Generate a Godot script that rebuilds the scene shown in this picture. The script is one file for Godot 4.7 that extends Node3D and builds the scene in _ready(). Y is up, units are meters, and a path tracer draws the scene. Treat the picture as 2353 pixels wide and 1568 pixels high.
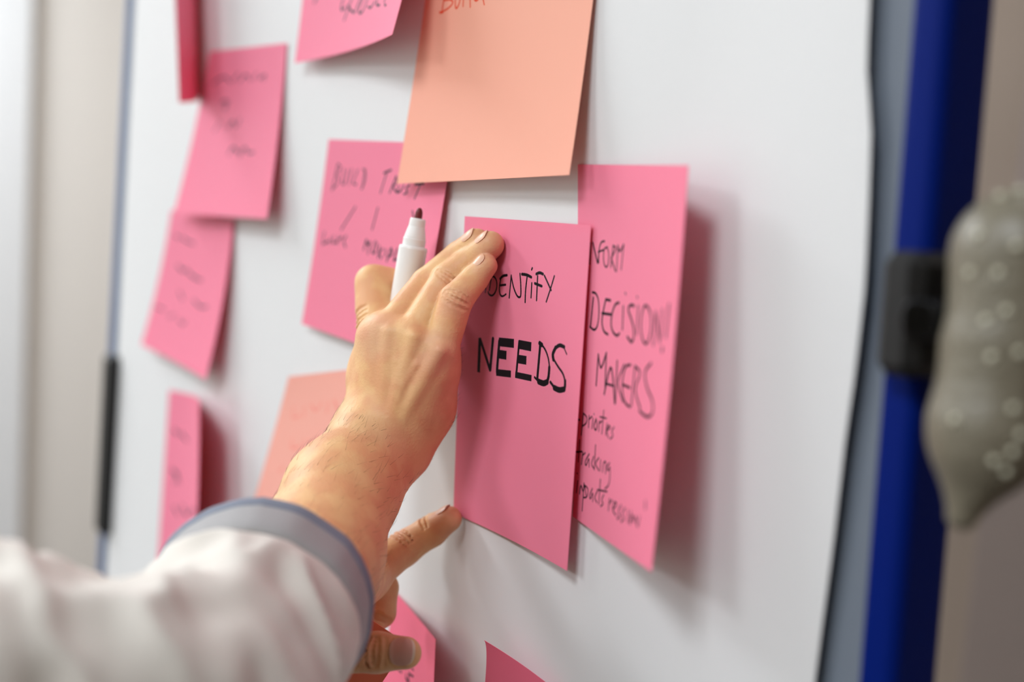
extends Node3D
# A hand presses a pink sticky note onto a flip chart. Metres, y up; the chart's sheet lies in the plane z = 0 and faces +z.

const PINK := Color(0.996, 0.57, 0.68)
const PINK_IN_SHADE := Color(0.985, 0.50, 0.61)  # the same pink with shade put into the colour, for the lowest notes
const PEACH := Color(0.995, 0.725, 0.625)
const BLACK_INK := Color(0.035, 0.035, 0.06)
const GREY_INK := Color(0.10, 0.14, 0.19)
const RED_INK := Color(0.93, 0.27, 0.13)

# nine points of each note: top, middle and bottom row, left to right
var note_points := {
	"needs": [Vector3(-0.0580, 1.5625, 0.0008), Vector3(-0.0036, 1.5624, 0.0012), Vector3(0.0508, 1.5622, 0.0040), Vector3(-0.0525, 1.4839, 0.0022), Vector3(0.0009, 1.4851, 0.0022), Vector3(0.0542, 1.4863, 0.0060), Vector3(-0.0493, 1.4043, 0.0016), Vector3(0.0040, 1.4046, 0.0026), Vector3(0.0572, 1.4048, 0.0080)],
	"inform": [Vector3(0.0339, 1.5896, 0.0006), Vector3(0.0809, 1.5887, 0.0080), Vector3(0.1294, 1.5873, 0.0230), Vector3(0.0433, 1.5077, 0.0008), Vector3(0.0884, 1.5079, 0.0110), Vector3(0.1372, 1.5099, 0.0300), Vector3(0.0499, 1.4277, 0.0008), Vector3(0.0939, 1.4277, 0.0140), Vector3(0.1434, 1.4338, 0.0380)],
	"peach": [Vector3(-0.1053, 1.7235, 0.0008), Vector3(-0.0330, 1.7111, 0.0009), Vector3(0.0393, 1.6987, 0.0012), Vector3(-0.1126, 1.6550, 0.0030), Vector3(-0.0366, 1.6461, 0.0025), Vector3(0.0394, 1.6373, 0.0050), Vector3(-0.1139, 1.5781, 0.0110), Vector3(-0.0344, 1.5810, 0.0110), Vector3(0.0451, 1.5838, 0.0140)],
	"upper": [Vector3(-0.4408, 1.6782, 0.0008), Vector3(-0.3674, 1.6752, 0.0008), Vector3(-0.2940, 1.6721, 0.0010), Vector3(-0.4590, 1.6167, 0.0040), Vector3(-0.3755, 1.6146, 0.0030), Vector3(-0.2919, 1.6125, 0.0050), Vector3(-0.4739, 1.5490, 0.0130), Vector3(-0.3778, 1.5504, 0.0130), Vector3(-0.2817, 1.5519, 0.0150)],
	"mid": [Vector3(-0.5163, 1.5512, 0.0008), Vector3(-0.4445, 1.5499, 0.0009), Vector3(-0.3728, 1.5485, 0.0020), Vector3(-0.5358, 1.4912, 0.0030), Vector3(-0.4541, 1.4895, 0.0040), Vector3(-0.3724, 1.4878, 0.0080), Vector3(-0.5581, 1.4299, 0.0090), Vector3(-0.4679, 1.4282, 0.0110), Vector3(-0.3777, 1.4265, 0.0170)],
	"trust": [Vector3(-0.2230, 1.6057, 0.0008), Vector3(-0.1478, 1.6030, 0.0009), Vector3(-0.0725, 1.6003, 0.0020), Vector3(-0.2305, 1.5469, 0.0025), Vector3(-0.1533, 1.5469, 0.0030), Vector3(-0.0761, 1.5469, 0.0060), Vector3(-0.2383, 1.4849, 0.0060), Vector3(-0.1607, 1.4820, 0.0070), Vector3(-0.0832, 1.4791, 0.0110)],
	"top": [Vector3(-0.2662, 1.7702, 0.0008), Vector3(-0.1849, 1.7551, 0.0020), Vector3(-0.1036, 1.7399, 0.0080), Vector3(-0.2660, 1.7114, 0.0030), Vector3(-0.1812, 1.7035, 0.0070), Vector3(-0.0964, 1.6955, 0.0200), Vector3(-0.2620, 1.6553, 0.0090), Vector3(-0.1766, 1.6551, 0.0150), Vector3(-0.0911, 1.6549, 0.0320)],
	"crimson": [Vector3(-0.4994, 1.8045, 0.0006), Vector3(-0.4728, 1.7961, 0.0090), Vector3(-0.4461, 1.7876, 0.0340), Vector3(-0.4863, 1.7230, 0.0006), Vector3(-0.4570, 1.7169, 0.0090), Vector3(-0.4278, 1.7108, 0.0340), Vector3(-0.4776, 1.6449, 0.0006), Vector3(-0.4441, 1.6390, 0.0090), Vector3(-0.4105, 1.6332, 0.0340)],
	"low": [Vector3(-0.5048, 1.3975, 0.0008), Vector3(-0.4301, 1.4047, 0.0060), Vector3(-0.3554, 1.4118, 0.0300), Vector3(-0.5070, 1.3274, 0.0020), Vector3(-0.4258, 1.3415, 0.0080), Vector3(-0.3445, 1.3555, 0.0320), Vector3(-0.5081, 1.2459, 0.0040), Vector3(-0.4237, 1.2655, 0.0110), Vector3(-0.3393, 1.2851, 0.0340)],
	"peachlow": [Vector3(-0.2620, 1.4461, 0.0025), Vector3(-0.2079, 1.4570, 0.0020), Vector3(-0.1538, 1.4680, 0.0020), Vector3(-0.2837, 1.3977, 0.0030), Vector3(-0.2261, 1.4095, 0.0035), Vector3(-0.1684, 1.4212, 0.0040), Vector3(-0.3069, 1.3304, 0.0090), Vector3(-0.2432, 1.3435, 0.0090), Vector3(-0.1796, 1.3567, 0.0090)],
	"corner": [Vector3(-0.1080, 1.3435, 0.0008), Vector3(-0.0766, 1.3398, 0.0050), Vector3(-0.0367, 1.3411, 0.0160), Vector3(-0.1109, 1.3181, 0.0010), Vector3(-0.0738, 1.3202, 0.0070), Vector3(-0.0298, 1.3266, 0.0200), Vector3(-0.1200, 1.2827, 0.0010), Vector3(-0.0749, 1.2906, 0.0080), Vector3(-0.0257, 1.3016, 0.0220)],
	"bottom": [Vector3(0.0087, 1.3564, 0.0170), Vector3(0.0404, 1.3482, 0.0070), Vector3(0.0720, 1.3400, 0.0030), Vector3(0.0049, 1.3392, 0.0120), Vector3(0.0377, 1.3277, 0.0050), Vector3(0.0705, 1.3162, 0.0020), Vector3(-0.0099, 1.2947, 0.0030), Vector3(0.0279, 1.2917, 0.0010), Vector3(0.0657, 1.2887, 0.0020)],
}
# strokes of the handwriting: pen width in millimetres, then u, v pairs on the note (u to the right, v down)
var handwriting := {
	"needs": [
		["0.7", 0.208, 0.217, 0.202, 0.245],
		["0.9", 0.247, 0.195, 0.235, 0.236],
		["0.9", 0.229, 0.199, 0.263, 0.187, 0.292, 0.200, 0.298, 0.222, 0.285, 0.242, 0.261, 0.254, 0.234, 0.251, 0.226, 0.243],
		["1.3", 0.375, 0.181, 0.342, 0.184, 0.321, 0.195],
		["0.9", 0.328, 0.191, 0.316, 0.221, 0.323, 0.246, 0.346, 0.252, 0.374, 0.242],
		["1.1", 0.327, 0.216, 0.367, 0.212],
		["0.9", 0.411, 0.180, 0.402, 0.252],
		["0.9", 0.411, 0.183, 0.433, 0.218, 0.465, 0.244, 0.487, 0.247, 0.497, 0.240, 0.491, 0.203, 0.481, 0.171],
		["1.4", 0.497, 0.172, 0.536, 0.172, 0.572, 0.178],
		["0.95", 0.540, 0.174, 0.531, 0.221, 0.533, 0.259],
		["0.9", 0.579, 0.196, 0.578, 0.242],
		["1", 0.577, 0.149, 0.573, 0.154],
		["0.95", 0.622, 0.172, 0.623, 0.248],
		["1.4", 0.611, 0.166, 0.637, 0.160, 0.663, 0.164],
		["1.3", 0.603, 0.196, 0.658, 0.202],
		["0.95", 0.675, 0.168, 0.733, 0.211],
		["0.9", 0.752, 0.166, 0.729, 0.205, 0.700, 0.248],
		["2.47", 0.172, 0.397, 0.173, 0.509],
		["1.9", 0.176, 0.401, 0.268, 0.493],
		["2.1", 0.282, 0.392, 0.270, 0.492],
		["2.1", 0.336, 0.396, 0.326, 0.492, 0.332, 0.499],
		["4.4", 0.332, 0.398, 0.457, 0.394],
		["4.4", 0.340, 0.437, 0.400, 0.436],
		["3.4", 0.321, 0.497, 0.444, 0.492],
		["1.6", 0.500, 0.385, 0.489, 0.485],
		["4.4", 0.501, 0.394, 0.599, 0.394],
		["4.2", 0.496, 0.440, 0.565, 0.439],
		["3", 0.480, 0.491, 0.614, 0.490],
		["1.8", 0.670, 0.387, 0.661, 0.488],
		["2.2", 0.665, 0.378, 0.683, 0.382],
		["1", 0.676, 0.379, 0.714, 0.394, 0.742, 0.419, 0.754, 0.445],
		["1.9", 0.752, 0.445, 0.751, 0.477, 0.735, 0.494],
		["2.8", 0.741, 0.490, 0.714, 0.498, 0.674, 0.495],
		["1.1", 0.674, 0.495, 0.639, 0.485],
		["0.7", 0.882, 0.395, 0.858, 0.378],
		["1.8", 0.858, 0.375, 0.822, 0.371, 0.790, 0.384],
		["2", 0.793, 0.382, 0.771, 0.403, 0.781, 0.419],
		["1.1", 0.777, 0.415, 0.819, 0.437, 0.864, 0.454, 0.883, 0.476],
		["1.8", 0.882, 0.474, 0.885, 0.492, 0.875, 0.500],
		["2.7", 0.878, 0.499, 0.841, 0.506, 0.801, 0.502],
		["1.4", 0.805, 0.503, 0.767, 0.488],
	],
	"inform": [
		["0.8", 0.119, 0.214, 0.114, 0.271],
		["1", 0.142, 0.213, 0.190, 0.266],
		["0.8", 0.194, 0.264, 0.203, 0.234],
		["0.8", 0.202, 0.265, 0.199, 0.234, 0.217, 0.208, 0.253, 0.205],
		["0.8", 0.195, 0.236, 0.243, 0.229],
		["0.7", 0.282, 0.220, 0.247, 0.225, 0.246, 0.259, 0.268, 0.276, 0.295, 0.269, 0.300, 0.237, 0.278, 0.220],
		["0.8", 0.320, 0.272, 0.337, 0.214],
		["0.8", 0.337, 0.215, 0.370, 0.219, 0.325, 0.247],
		["0.8", 0.321, 0.248, 0.366, 0.281],
		["0.7", 0.378, 0.281, 0.381, 0.213],
		["0.9", 0.381, 0.213, 0.400, 0.232, 0.437, 0.209],
		["0.7", 0.437, 0.209, 0.422, 0.275],
		["1.1", 0.156, 0.363, 0.134, 0.445],
		["1", 0.147, 0.348, 0.180, 0.348, 0.210, 0.364, 0.219, 0.405, 0.206, 0.439, 0.173, 0.452, 0.129, 0.444],
		["1.2", 0.327, 0.361, 0.281, 0.361],
		["1.1", 0.281, 0.361, 0.256, 0.398, 0.247, 0.426, 0.271, 0.449, 0.314, 0.453],
		["1.2", 0.248, 0.400, 0.345, 0.398],
		["1.1", 0.415, 0.363, 0.378, 0.367, 0.348, 0.393, 0.340, 0.425, 0.365, 0.445, 0.409, 0.452, 0.433, 0.443],
		["1", 0.459, 0.370, 0.461, 0.431],
		["0.8", 0.473, 0.334, 0.478, 0.337],
		["1.2", 0.567, 0.364, 0.537, 0.361, 0.502, 0.374, 0.549, 0.400, 0.580, 0.424, 0.582, 0.450, 0.558, 0.460, 0.516, 0.447],
		["1", 0.609, 0.362, 0.609, 0.435],
		["0.8", 0.591, 0.338, 0.596, 0.341],
		["1.1", 0.700, 0.358, 0.667, 0.357, 0.644, 0.386, 0.649, 0.424, 0.682, 0.452, 0.726, 0.454, 0.758, 0.416, 0.743, 0.375, 0.700, 0.358],
		["1.1", 0.786, 0.452, 0.787, 0.368],
		["1.1", 0.787, 0.368, 0.847, 0.438],
		["1.1", 0.848, 0.442, 0.852, 0.359],
		["1.3", 0.914, 0.344, 0.906, 0.425],
		["1.6", 0.882, 0.455, 0.880, 0.461],
		["1.1", 0.211, 0.599, 0.223, 0.514],
		["1.1", 0.223, 0.514, 0.253, 0.559, 0.306, 0.504],
		["1.1", 0.306, 0.504, 0.307, 0.594],
		["1.2", 0.301, 0.615, 0.362, 0.514, 0.418, 0.629],
		["1", 0.319, 0.586, 0.402, 0.585],
		["1.1", 0.423, 0.517, 0.425, 0.629],
		["1", 0.499, 0.521, 0.428, 0.574, 0.508, 0.618],
		["1.1", 0.566, 0.517, 0.506, 0.523, 0.484, 0.580, 0.522, 0.620, 0.587, 0.625],
		["1.1", 0.497, 0.574, 0.574, 0.576],
		["1.1", 0.613, 0.517, 0.600, 0.620],
		["1.1", 0.613, 0.517, 0.685, 0.528, 0.616, 0.576, 0.698, 0.619],
		["1.2", 0.778, 0.499, 0.711, 0.523, 0.750, 0.563, 0.828, 0.589, 0.841, 0.623, 0.775, 0.637, 0.693, 0.626],
		["0.9", 0.019, 0.715, 0.043, 0.713],
		["0.8", 0.083, 0.690, 0.066, 0.753],
		["0.7", 0.083, 0.690, 0.126, 0.696, 0.121, 0.714, 0.077, 0.727],
		["0.7", 0.146, 0.690, 0.143, 0.723],
		["0.7", 0.145, 0.701, 0.177, 0.689],
		["0.7", 0.189, 0.693, 0.182, 0.722],
		["0.6", 0.198, 0.679, 0.199, 0.681],
		["0.8", 0.224, 0.691, 0.199, 0.713, 0.222, 0.725, 0.241, 0.709, 0.224, 0.691],
		["0.7", 0.260, 0.693, 0.258, 0.721],
		["0.7", 0.258, 0.700, 0.288, 0.690],
		["0.7", 0.304, 0.660, 0.294, 0.724],
		["0.6", 0.265, 0.681, 0.336, 0.678],
		["0.7", 0.346, 0.691, 0.338, 0.723],
		["0.7", 0.356, 0.707, 0.390, 0.697, 0.361, 0.693, 0.343, 0.712, 0.368, 0.727],
		["0.7", 0.425, 0.693, 0.399, 0.706, 0.424, 0.717, 0.390, 0.728],
		["0.8", 0.049, 0.770, 0.041, 0.833],
		["0.8", 0.014, 0.809, 0.081, 0.799],
		["0.7", 0.089, 0.801, 0.078, 0.836],
		["0.6", 0.087, 0.809, 0.117, 0.798],
		["0.7", 0.161, 0.796, 0.113, 0.824, 0.130, 0.836, 0.162, 0.803, 0.166, 0.831],
		["0.7", 0.212, 0.797, 0.187, 0.821, 0.218, 0.828],
		["0.8", 0.229, 0.763, 0.226, 0.831],
		["0.7", 0.271, 0.793, 0.230, 0.814, 0.278, 0.827],
		["0.7", 0.294, 0.796, 0.292, 0.826],
		["0.7", 0.322, 0.825, 0.327, 0.797, 0.360, 0.793, 0.357, 0.825],
		["0.7", 0.397, 0.792, 0.363, 0.807, 0.388, 0.817, 0.405, 0.795, 0.412, 0.849, 0.362, 0.866],
		["0.8", 0.041, 0.889, 0.030, 0.924],
		["0.6", 0.031, 0.868, 0.035, 0.869],
		["0.8", 0.067, 0.922, 0.078, 0.891, 0.112, 0.915, 0.122, 0.884, 0.142, 0.914],
		["0.8", 0.115, 0.885, 0.105, 0.965],
		["0.7", 0.115, 0.889, 0.169, 0.892, 0.158, 0.919, 0.114, 0.926],
		["0.7", 0.213, 0.886, 0.180, 0.912, 0.197, 0.920, 0.222, 0.892, 0.225, 0.920],
		["0.7", 0.274, 0.884, 0.240, 0.907, 0.273, 0.916],
		["0.8", 0.302, 0.849, 0.297, 0.917],
		["0.7", 0.273, 0.881, 0.387, 0.871],
		["0.7", 0.351, 0.884, 0.324, 0.902, 0.353, 0.909, 0.321, 0.920],
		["0.8", 0.421, 0.886, 0.415, 0.918],
		["0.7", 0.417, 0.900, 0.452, 0.885],
		["0.8", 0.474, 0.906, 0.516, 0.887, 0.476, 0.885, 0.460, 0.911, 0.510, 0.919],
		["0.8", 0.562, 0.885, 0.529, 0.906, 0.564, 0.915, 0.528, 0.926],
		["0.8", 0.609, 0.886, 0.577, 0.906, 0.612, 0.915, 0.576, 0.927],
		["0.8", 0.653, 0.917, 0.649, 0.887],
		["0.8", 0.688, 0.886, 0.677, 0.917],
		["0.8", 0.686, 0.919, 0.705, 0.887, 0.731, 0.914, 0.744, 0.886, 0.771, 0.912],
		["0.8", 0.780, 0.914, 0.791, 0.887],
		["1", 0.842, 0.842, 0.850, 0.860],
	],
	"trust": [
		["1.1", 0.114, 0.133, 0.092, 0.278],
		["1", 0.114, 0.133, 0.148, 0.150, 0.107, 0.192, 0.149, 0.227, 0.091, 0.274],
		["1", 0.172, 0.158, 0.166, 0.235, 0.198, 0.248, 0.210, 0.162],
		["1", 0.245, 0.157, 0.234, 0.242],
		["1", 0.297, 0.160, 0.262, 0.237, 0.299, 0.240],
		["1", 0.360, 0.154, 0.354, 0.261],
		["1", 0.339, 0.154, 0.371, 0.176, 0.369, 0.234, 0.347, 0.261],
		["1.4", 0.519, 0.172, 0.573, 0.155],
		["1.1", 0.540, 0.171, 0.511, 0.278],
		["1.1", 0.619, 0.187, 0.585, 0.275],
		["1.1", 0.619, 0.187, 0.633, 0.221, 0.598, 0.244, 0.644, 0.273],
		["1.2", 0.650, 0.238, 0.641, 0.273, 0.675, 0.263, 0.688, 0.233],
		["1.1", 0.732, 0.231, 0.703, 0.245, 0.728, 0.270, 0.697, 0.278],
		["1.3", 0.775, 0.226, 0.837, 0.220],
		["1.1", 0.813, 0.225, 0.785, 0.298],
		["1.2", 0.318, 0.359, 0.223, 0.481],
		["1.2", 0.508, 0.355, 0.486, 0.465],
		["1.1", 0.784, 0.360, 0.802, 0.395, 0.807, 0.439],
		["1.2", 0.074, 0.503, 0.075, 0.569],
		["1.2", 0.082, 0.565, 0.127, 0.548],
		["1.1", 0.138, 0.530, 0.134, 0.561],
		["1.2", 0.165, 0.519, 0.160, 0.559, 0.203, 0.547],
		["1.1", 0.210, 0.516, 0.209, 0.555],
		["1.1", 0.208, 0.538, 0.240, 0.519],
		["1.2", 0.275, 0.512, 0.252, 0.535, 0.282, 0.567],
		["1.4", 0.442, 0.568, 0.451, 0.522],
		["1.4", 0.455, 0.521, 0.469, 0.549, 0.488, 0.527],
		["1.3", 0.485, 0.528, 0.482, 0.585],
		["1.2", 0.528, 0.521, 0.509, 0.579, 0.544, 0.580, 0.544, 0.528],
		["1.2", 0.568, 0.542, 0.570, 0.598],
		["1.1", 0.599, 0.552, 0.570, 0.574, 0.598, 0.599],
		["1.2", 0.626, 0.554, 0.622, 0.586],
		["1.4", 0.662, 0.547, 0.645, 0.607],
		["1.3", 0.665, 0.547, 0.685, 0.569, 0.656, 0.587],
		["1.4", 0.712, 0.547, 0.700, 0.599],
		["1.2", 0.706, 0.598, 0.750, 0.587],
	],
	"top": [
		["1.3", 0.132, 0.622, 0.112, 0.649],
		["1.6", 0.384, 0.638, 0.370, 0.721, 0.411, 0.712],
		["1.5", 0.467, 0.654, 0.422, 0.786],
		["1.5", 0.434, 0.698, 0.481, 0.739, 0.506, 0.749],
		["1.6", 0.559, 0.659, 0.517, 0.751],
		["1.5", 0.580, 0.676, 0.546, 0.758, 0.599, 0.770, 0.629, 0.676],
		["1.4", 0.645, 0.735, 0.677, 0.751, 0.705, 0.713],
		["1.5", 0.726, 0.706, 0.731, 0.743, 0.766, 0.745],
		["1.4", 0.814, 0.700, 0.808, 0.735],
		["1.7", 0.820, 0.754, 0.834, 0.760],
		["1.4", 0.283, 0.549, 0.261, 0.596, 0.322, 0.592],
		["1.4", 0.387, 0.551, 0.367, 0.606],
		["1.4", 0.493, 0.559, 0.478, 0.608, 0.547, 0.610],
		["1.4", 0.655, 0.568, 0.636, 0.621],
	],
	"peach": [
		["0.9", 0.129, 0.312, 0.125, 0.338, 0.127, 0.366],
		["1.2", 0.112, 0.369, 0.132, 0.366],
		["0.8", 0.131, 0.364, 0.163, 0.352, 0.187, 0.335, 0.191, 0.324, 0.170, 0.316, 0.131, 0.322],
		["0.8", 0.128, 0.306, 0.157, 0.292, 0.181, 0.301, 0.170, 0.316],
		["0.8", 0.202, 0.306, 0.208, 0.339, 0.217, 0.351, 0.229, 0.339, 0.235, 0.319, 0.233, 0.302],
		["0.8", 0.255, 0.303, 0.260, 0.339],
		["0.8", 0.290, 0.275, 0.307, 0.340],
		["0.8", 0.352, 0.309, 0.342, 0.315, 0.330, 0.314, 0.325, 0.302, 0.339, 0.291, 0.359, 0.295],
		["0.8", 0.357, 0.262, 0.379, 0.302, 0.393, 0.327],
		["0.8", 0.427, 0.267, 0.443, 0.300],
	],
	"upper": [
		["1.3", 0.130, 0.208, 0.257, 0.158, 0.357, 0.208],
		["1.3", 0.382, 0.196, 0.443, 0.152],
		["1.3", 0.467, 0.206, 0.537, 0.155, 0.602, 0.201],
		["1.3", 0.638, 0.197, 0.672, 0.155],
		["1.3", 0.707, 0.197, 0.789, 0.164, 0.761, 0.206],
		["1.8", 0.283, 0.327, 0.343, 0.309, 0.324, 0.367],
		["1.6", 0.363, 0.320, 0.342, 0.372],
		["1.3", 0.251, 0.504, 0.298, 0.446],
		["1.5", 0.403, 0.486, 0.453, 0.434, 0.494, 0.478],
		["1.5", 0.519, 0.473, 0.540, 0.426],
		["1.7", 0.475, 0.641, 0.507, 0.589, 0.587, 0.632],
		["1.7", 0.604, 0.653, 0.642, 0.588, 0.684, 0.626],
		["1.6", 0.706, 0.631, 0.753, 0.626],
	],
	"mid": [
		["1.5", 0.127, 0.169, 0.205, 0.186],
		["1.5", 0.243, 0.174, 0.335, 0.196, 0.441, 0.201],
		["1.8", 0.249, 0.373, 0.346, 0.406, 0.403, 0.378],
		["1.8", 0.424, 0.396, 0.523, 0.422, 0.639, 0.427],
		["1.6", 0.351, 0.543, 0.425, 0.586],
		["1.6", 0.585, 0.566, 0.701, 0.599, 0.790, 0.575],
		["1.5", 0.072, 0.698, 0.177, 0.702],
		["1.5", 0.285, 0.739, 0.347, 0.703],
		["1.6", 0.440, 0.725, 0.508, 0.752, 0.525, 0.718],
	],
	"low": [
		["2.2", 0.117, 0.251, 0.195, 0.279],
		["2", 0.231, 0.263, 0.373, 0.308],
		["2.4", 0.124, 0.494, 0.226, 0.526, 0.188, 0.566],
		["2.2", 0.198, 0.502, 0.267, 0.566],
		["2", 0.201, 0.700, 0.292, 0.742],
		["2", 0.346, 0.679, 0.464, 0.742, 0.594, 0.684],
		["2", 0.672, 0.678, 0.808, 0.712],
	],
	"peachlow": [
		["1.3", 0.190, 0.266, 0.210, 0.363, 0.316, 0.334],
		["1.3", 0.344, 0.272, 0.372, 0.351],
		["1.3", 0.425, 0.259, 0.515, 0.324, 0.563, 0.248],
		["1.3", 0.648, 0.251, 0.657, 0.328],
		["1.3", 0.713, 0.238, 0.810, 0.333],
		["1.3", 0.297, 0.496, 0.313, 0.565, 0.427, 0.538],
		["1.3", 0.462, 0.497, 0.482, 0.564],
		["1.3", 0.531, 0.497, 0.576, 0.551, 0.624, 0.484],
		["1.2", 0.227, 0.696, 0.270, 0.669],
	],
	"corner": [
		["0.9", 0.299, 0.788, 0.350, 0.790],
		["0.8", 0.520, 0.678, 0.565, 0.686],
		["0.8", 0.432, 0.774, 0.432, 0.814, 0.480, 0.822, 0.479, 0.756],
		["0.9", 0.491, 0.737, 0.499, 0.795],
		["0.9", 0.499, 0.751, 0.573, 0.748],
		["0.9", 0.463, 0.837, 0.509, 0.816],
	],
}


func _ready() -> void:
	camera_and_light()
	room()
	easel()
	sheet()
	notes()
	pad()
	marker()
	clamp_grip()
	person()


# ------------------------------------------------------------------ camera, light
func camera_and_light() -> void:
	var cam := Camera3D.new()
	cam.name = "camera"
	cam.transform = Transform3D(Basis(Vector3(0.5786, 0.0685, -0.8128), Vector3(-0.1246, 0.9922, -0.0051), Vector3(0.8061, 0.1042, 0.5826)), Vector3(0.4481, 1.5614, 0.3303))
	var lens := CameraAttributesPhysical.new()
	lens.frustum_focal_length = 40.0
	lens.frustum_focus_distance = 0.553
	lens.frustum_near = 0.02
	lens.frustum_far = 50.0
	lens.exposure_aperture = 2.9
	cam.attributes = lens
	add_child(cam)
	cam.current = true
	var we := WorldEnvironment.new()
	we.name = "world_environment"
	var e := Environment.new()
	e.background_mode = Environment.BG_COLOR
	e.background_color = Color(0.75, 0.82, 0.9)
	e.tonemap_mode = Environment.TONE_MAPPER_LINEAR
	e.tonemap_exposure = 0.90
	e.sdfgi_enabled = true
	e.ssao_enabled = true
	e.ssil_enabled = true
	we.environment = e
	add_child(we)
	# ceiling panels, last two added to brighten hand and back wall: x, z, size x, size z, energy
	for p in [[0.40, 1.25, 0.5, 0.5, 2.5, "square white ceiling panel light directly above the flip chart's front"], [-1.9, 0.7, 0.6, 1.2, 5.6, "long white ceiling panel light beside the pale left wall"], [-0.8, 2.5, 0.6, 1.2, 3.7, "long ceiling panel light added as frontal fill, towards the wall behind the viewer"], [0.2, -0.45, 0.6, 0.3, 0.2, "small ceiling panel light added to brighten the wall behind the flip chart"]]:
		ceiling_lamp(p[0], p[1], p[2], p[3], p[4], p[5])


func ceiling_lamp(x: float, z: float, sx: float, sz: float, energy: float, said: String) -> void:
	var t := thing("ceiling_lamp", said, "lamp", Vector3(x, 2.7, z), "ceiling light panels above the room")
	part(t, "frame", box(Vector3(sx + 0.05, 0.03, sz + 0.05), 0.004), mat(Color(0.9, 0.9, 0.9), 0.5), Vector3(0, -0.015, 0))
	var glow := mat(Color(0.95, 0.95, 0.95), 0.6)
	glow.emission_enabled = true
	glow.emission = Color(0.957, 0.978, 1.0)
	glow.emission_energy_multiplier = 1.5
	part(t, "diffuser", box(Vector3(sx, 0.008, sz), 0.002), glow, Vector3(0, -0.033, 0))
	var l := AreaLight3D.new()
	l.name = "panel_light"
	l.area_size = Vector2(sx, sz)
	l.area_normalize_energy = true
	l.light_energy = energy
	l.light_color = Color(0.957, 0.978, 1.0)
	l.area_range = 12.0
	l.area_attenuation = 2.0
	l.shadow_enabled = true
	l.rotation_degrees = Vector3(-90, 0, 0)
	l.position = Vector3(0, -0.045, 0)
	t.add_child(l)


# ------------------------------------------------------------------ helpers: nodes
var used := {}

func numbered(called: String) -> String:
	var n: int = used.get(called, 0)
	used[called] = n + 1
	return called if n == 0 else "%s_%03d" % [called, n]


func thing(called: String, label: String, category: String, at := Vector3.ZERO, group := "") -> Node3D:
	var o := Node3D.new()
	o.name = numbered(called)
	add_child(o, true)
	o.position = at
	o.set_meta("label", label)
	o.set_meta("category", category)
	if group:
		o.set_meta("group", group)
	return o


func part(parent: Node3D, called: String, mesh: Mesh, m: Material, at := Vector3.ZERO, turn := Vector3.ZERO) -> MeshInstance3D:
	var o := MeshInstance3D.new()
	o.name = called
	o.mesh = mesh
	o.material_override = m
	o.position = at
	o.rotation = turn
	parent.add_child(o, true)
	return o


func structure(called: String, mesh: Mesh, m: Material, at: Vector3, label: String) -> MeshInstance3D:
	var o := part(self, called, mesh, m, at)
	o.set_meta("kind", "structure")
	o.set_meta("label", label)
	return o


func mat(c: Color, rough := 0.6, metal := 0.0) -> StandardMaterial3D:
	var m := StandardMaterial3D.new()
	m.albedo_color = c
	m.roughness = rough
	m.metallic = metal
	return m


func noise_texture(frequency: float, kind := FastNoiseLite.TYPE_SIMPLEX_SMOOTH, size := 512, octaves := 4, seed_ := 1) -> NoiseTexture2D:
	var n := FastNoiseLite.new()
	n.noise_type = kind
	n.frequency = frequency
	n.fractal_octaves = octaves
	n.seed = seed_
	var t := NoiseTexture2D.new()
	t.width = size
	t.height = size
	t.seamless = true
	t.noise = n
	return t


func relief(m: StandardMaterial3D, t: Texture2D, repeat: float, height_mm: float) -> StandardMaterial3D:
	m.uv1_triplanar = true
	m.uv1_scale = Vector3.ONE * repeat
	m.heightmap_enabled = true
	m.heightmap_texture = t
	m.heightmap_scale = height_mm * 0.1
	return m


# ------------------------------------------------------------------ helpers: meshes
func array_mesh(v: PackedVector3Array, n: PackedVector3Array, uv: PackedVector2Array, ix: PackedInt32Array, col := PackedColorArray()) -> ArrayMesh:
	var a := []
	a.resize(Mesh.ARRAY_MAX)
	a[Mesh.ARRAY_VERTEX] = v
	a[Mesh.ARRAY_NORMAL] = n
	if uv.size():
		a[Mesh.ARRAY_TEX_UV] = uv
	if col.size():
		a[Mesh.ARRAY_COLOR] = col
	a[Mesh.ARRAY_INDEX] = ix
	var m := ArrayMesh.new()
	m.add_surface_from_arrays(Mesh.PRIMITIVE_TRIANGLES, a)
	return m


# a box with chamfered edges, centred
func box(size: Vector3, c := 0.002) -> ArrayMesh:
	var st := SurfaceTool.new()
	st.begin(Mesh.PRIMITIVE_TRIANGLES)
	st.set_smooth_group(-1)
	var h := size / 2.0
	c = minf(c, minf(h.x, minf(h.y, h.z)) * 0.9)
	var pts := PackedVector3Array()
	for sx in [-1, 1]:
		for sy in [-1, 1]:
			for sz in [-1, 1]:
				pts.append(Vector3(sx * h.x, sy * (h.y - c), sz * (h.z - c)))
				pts.append(Vector3(sx * (h.x - c), sy * h.y, sz * (h.z - c)))
				pts.append(Vector3(sx * (h.x - c), sy * (h.y - c), sz * h.z))
	hull_faces(st, pts, c)
	st.generate_normals()
	return st.commit()


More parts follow.
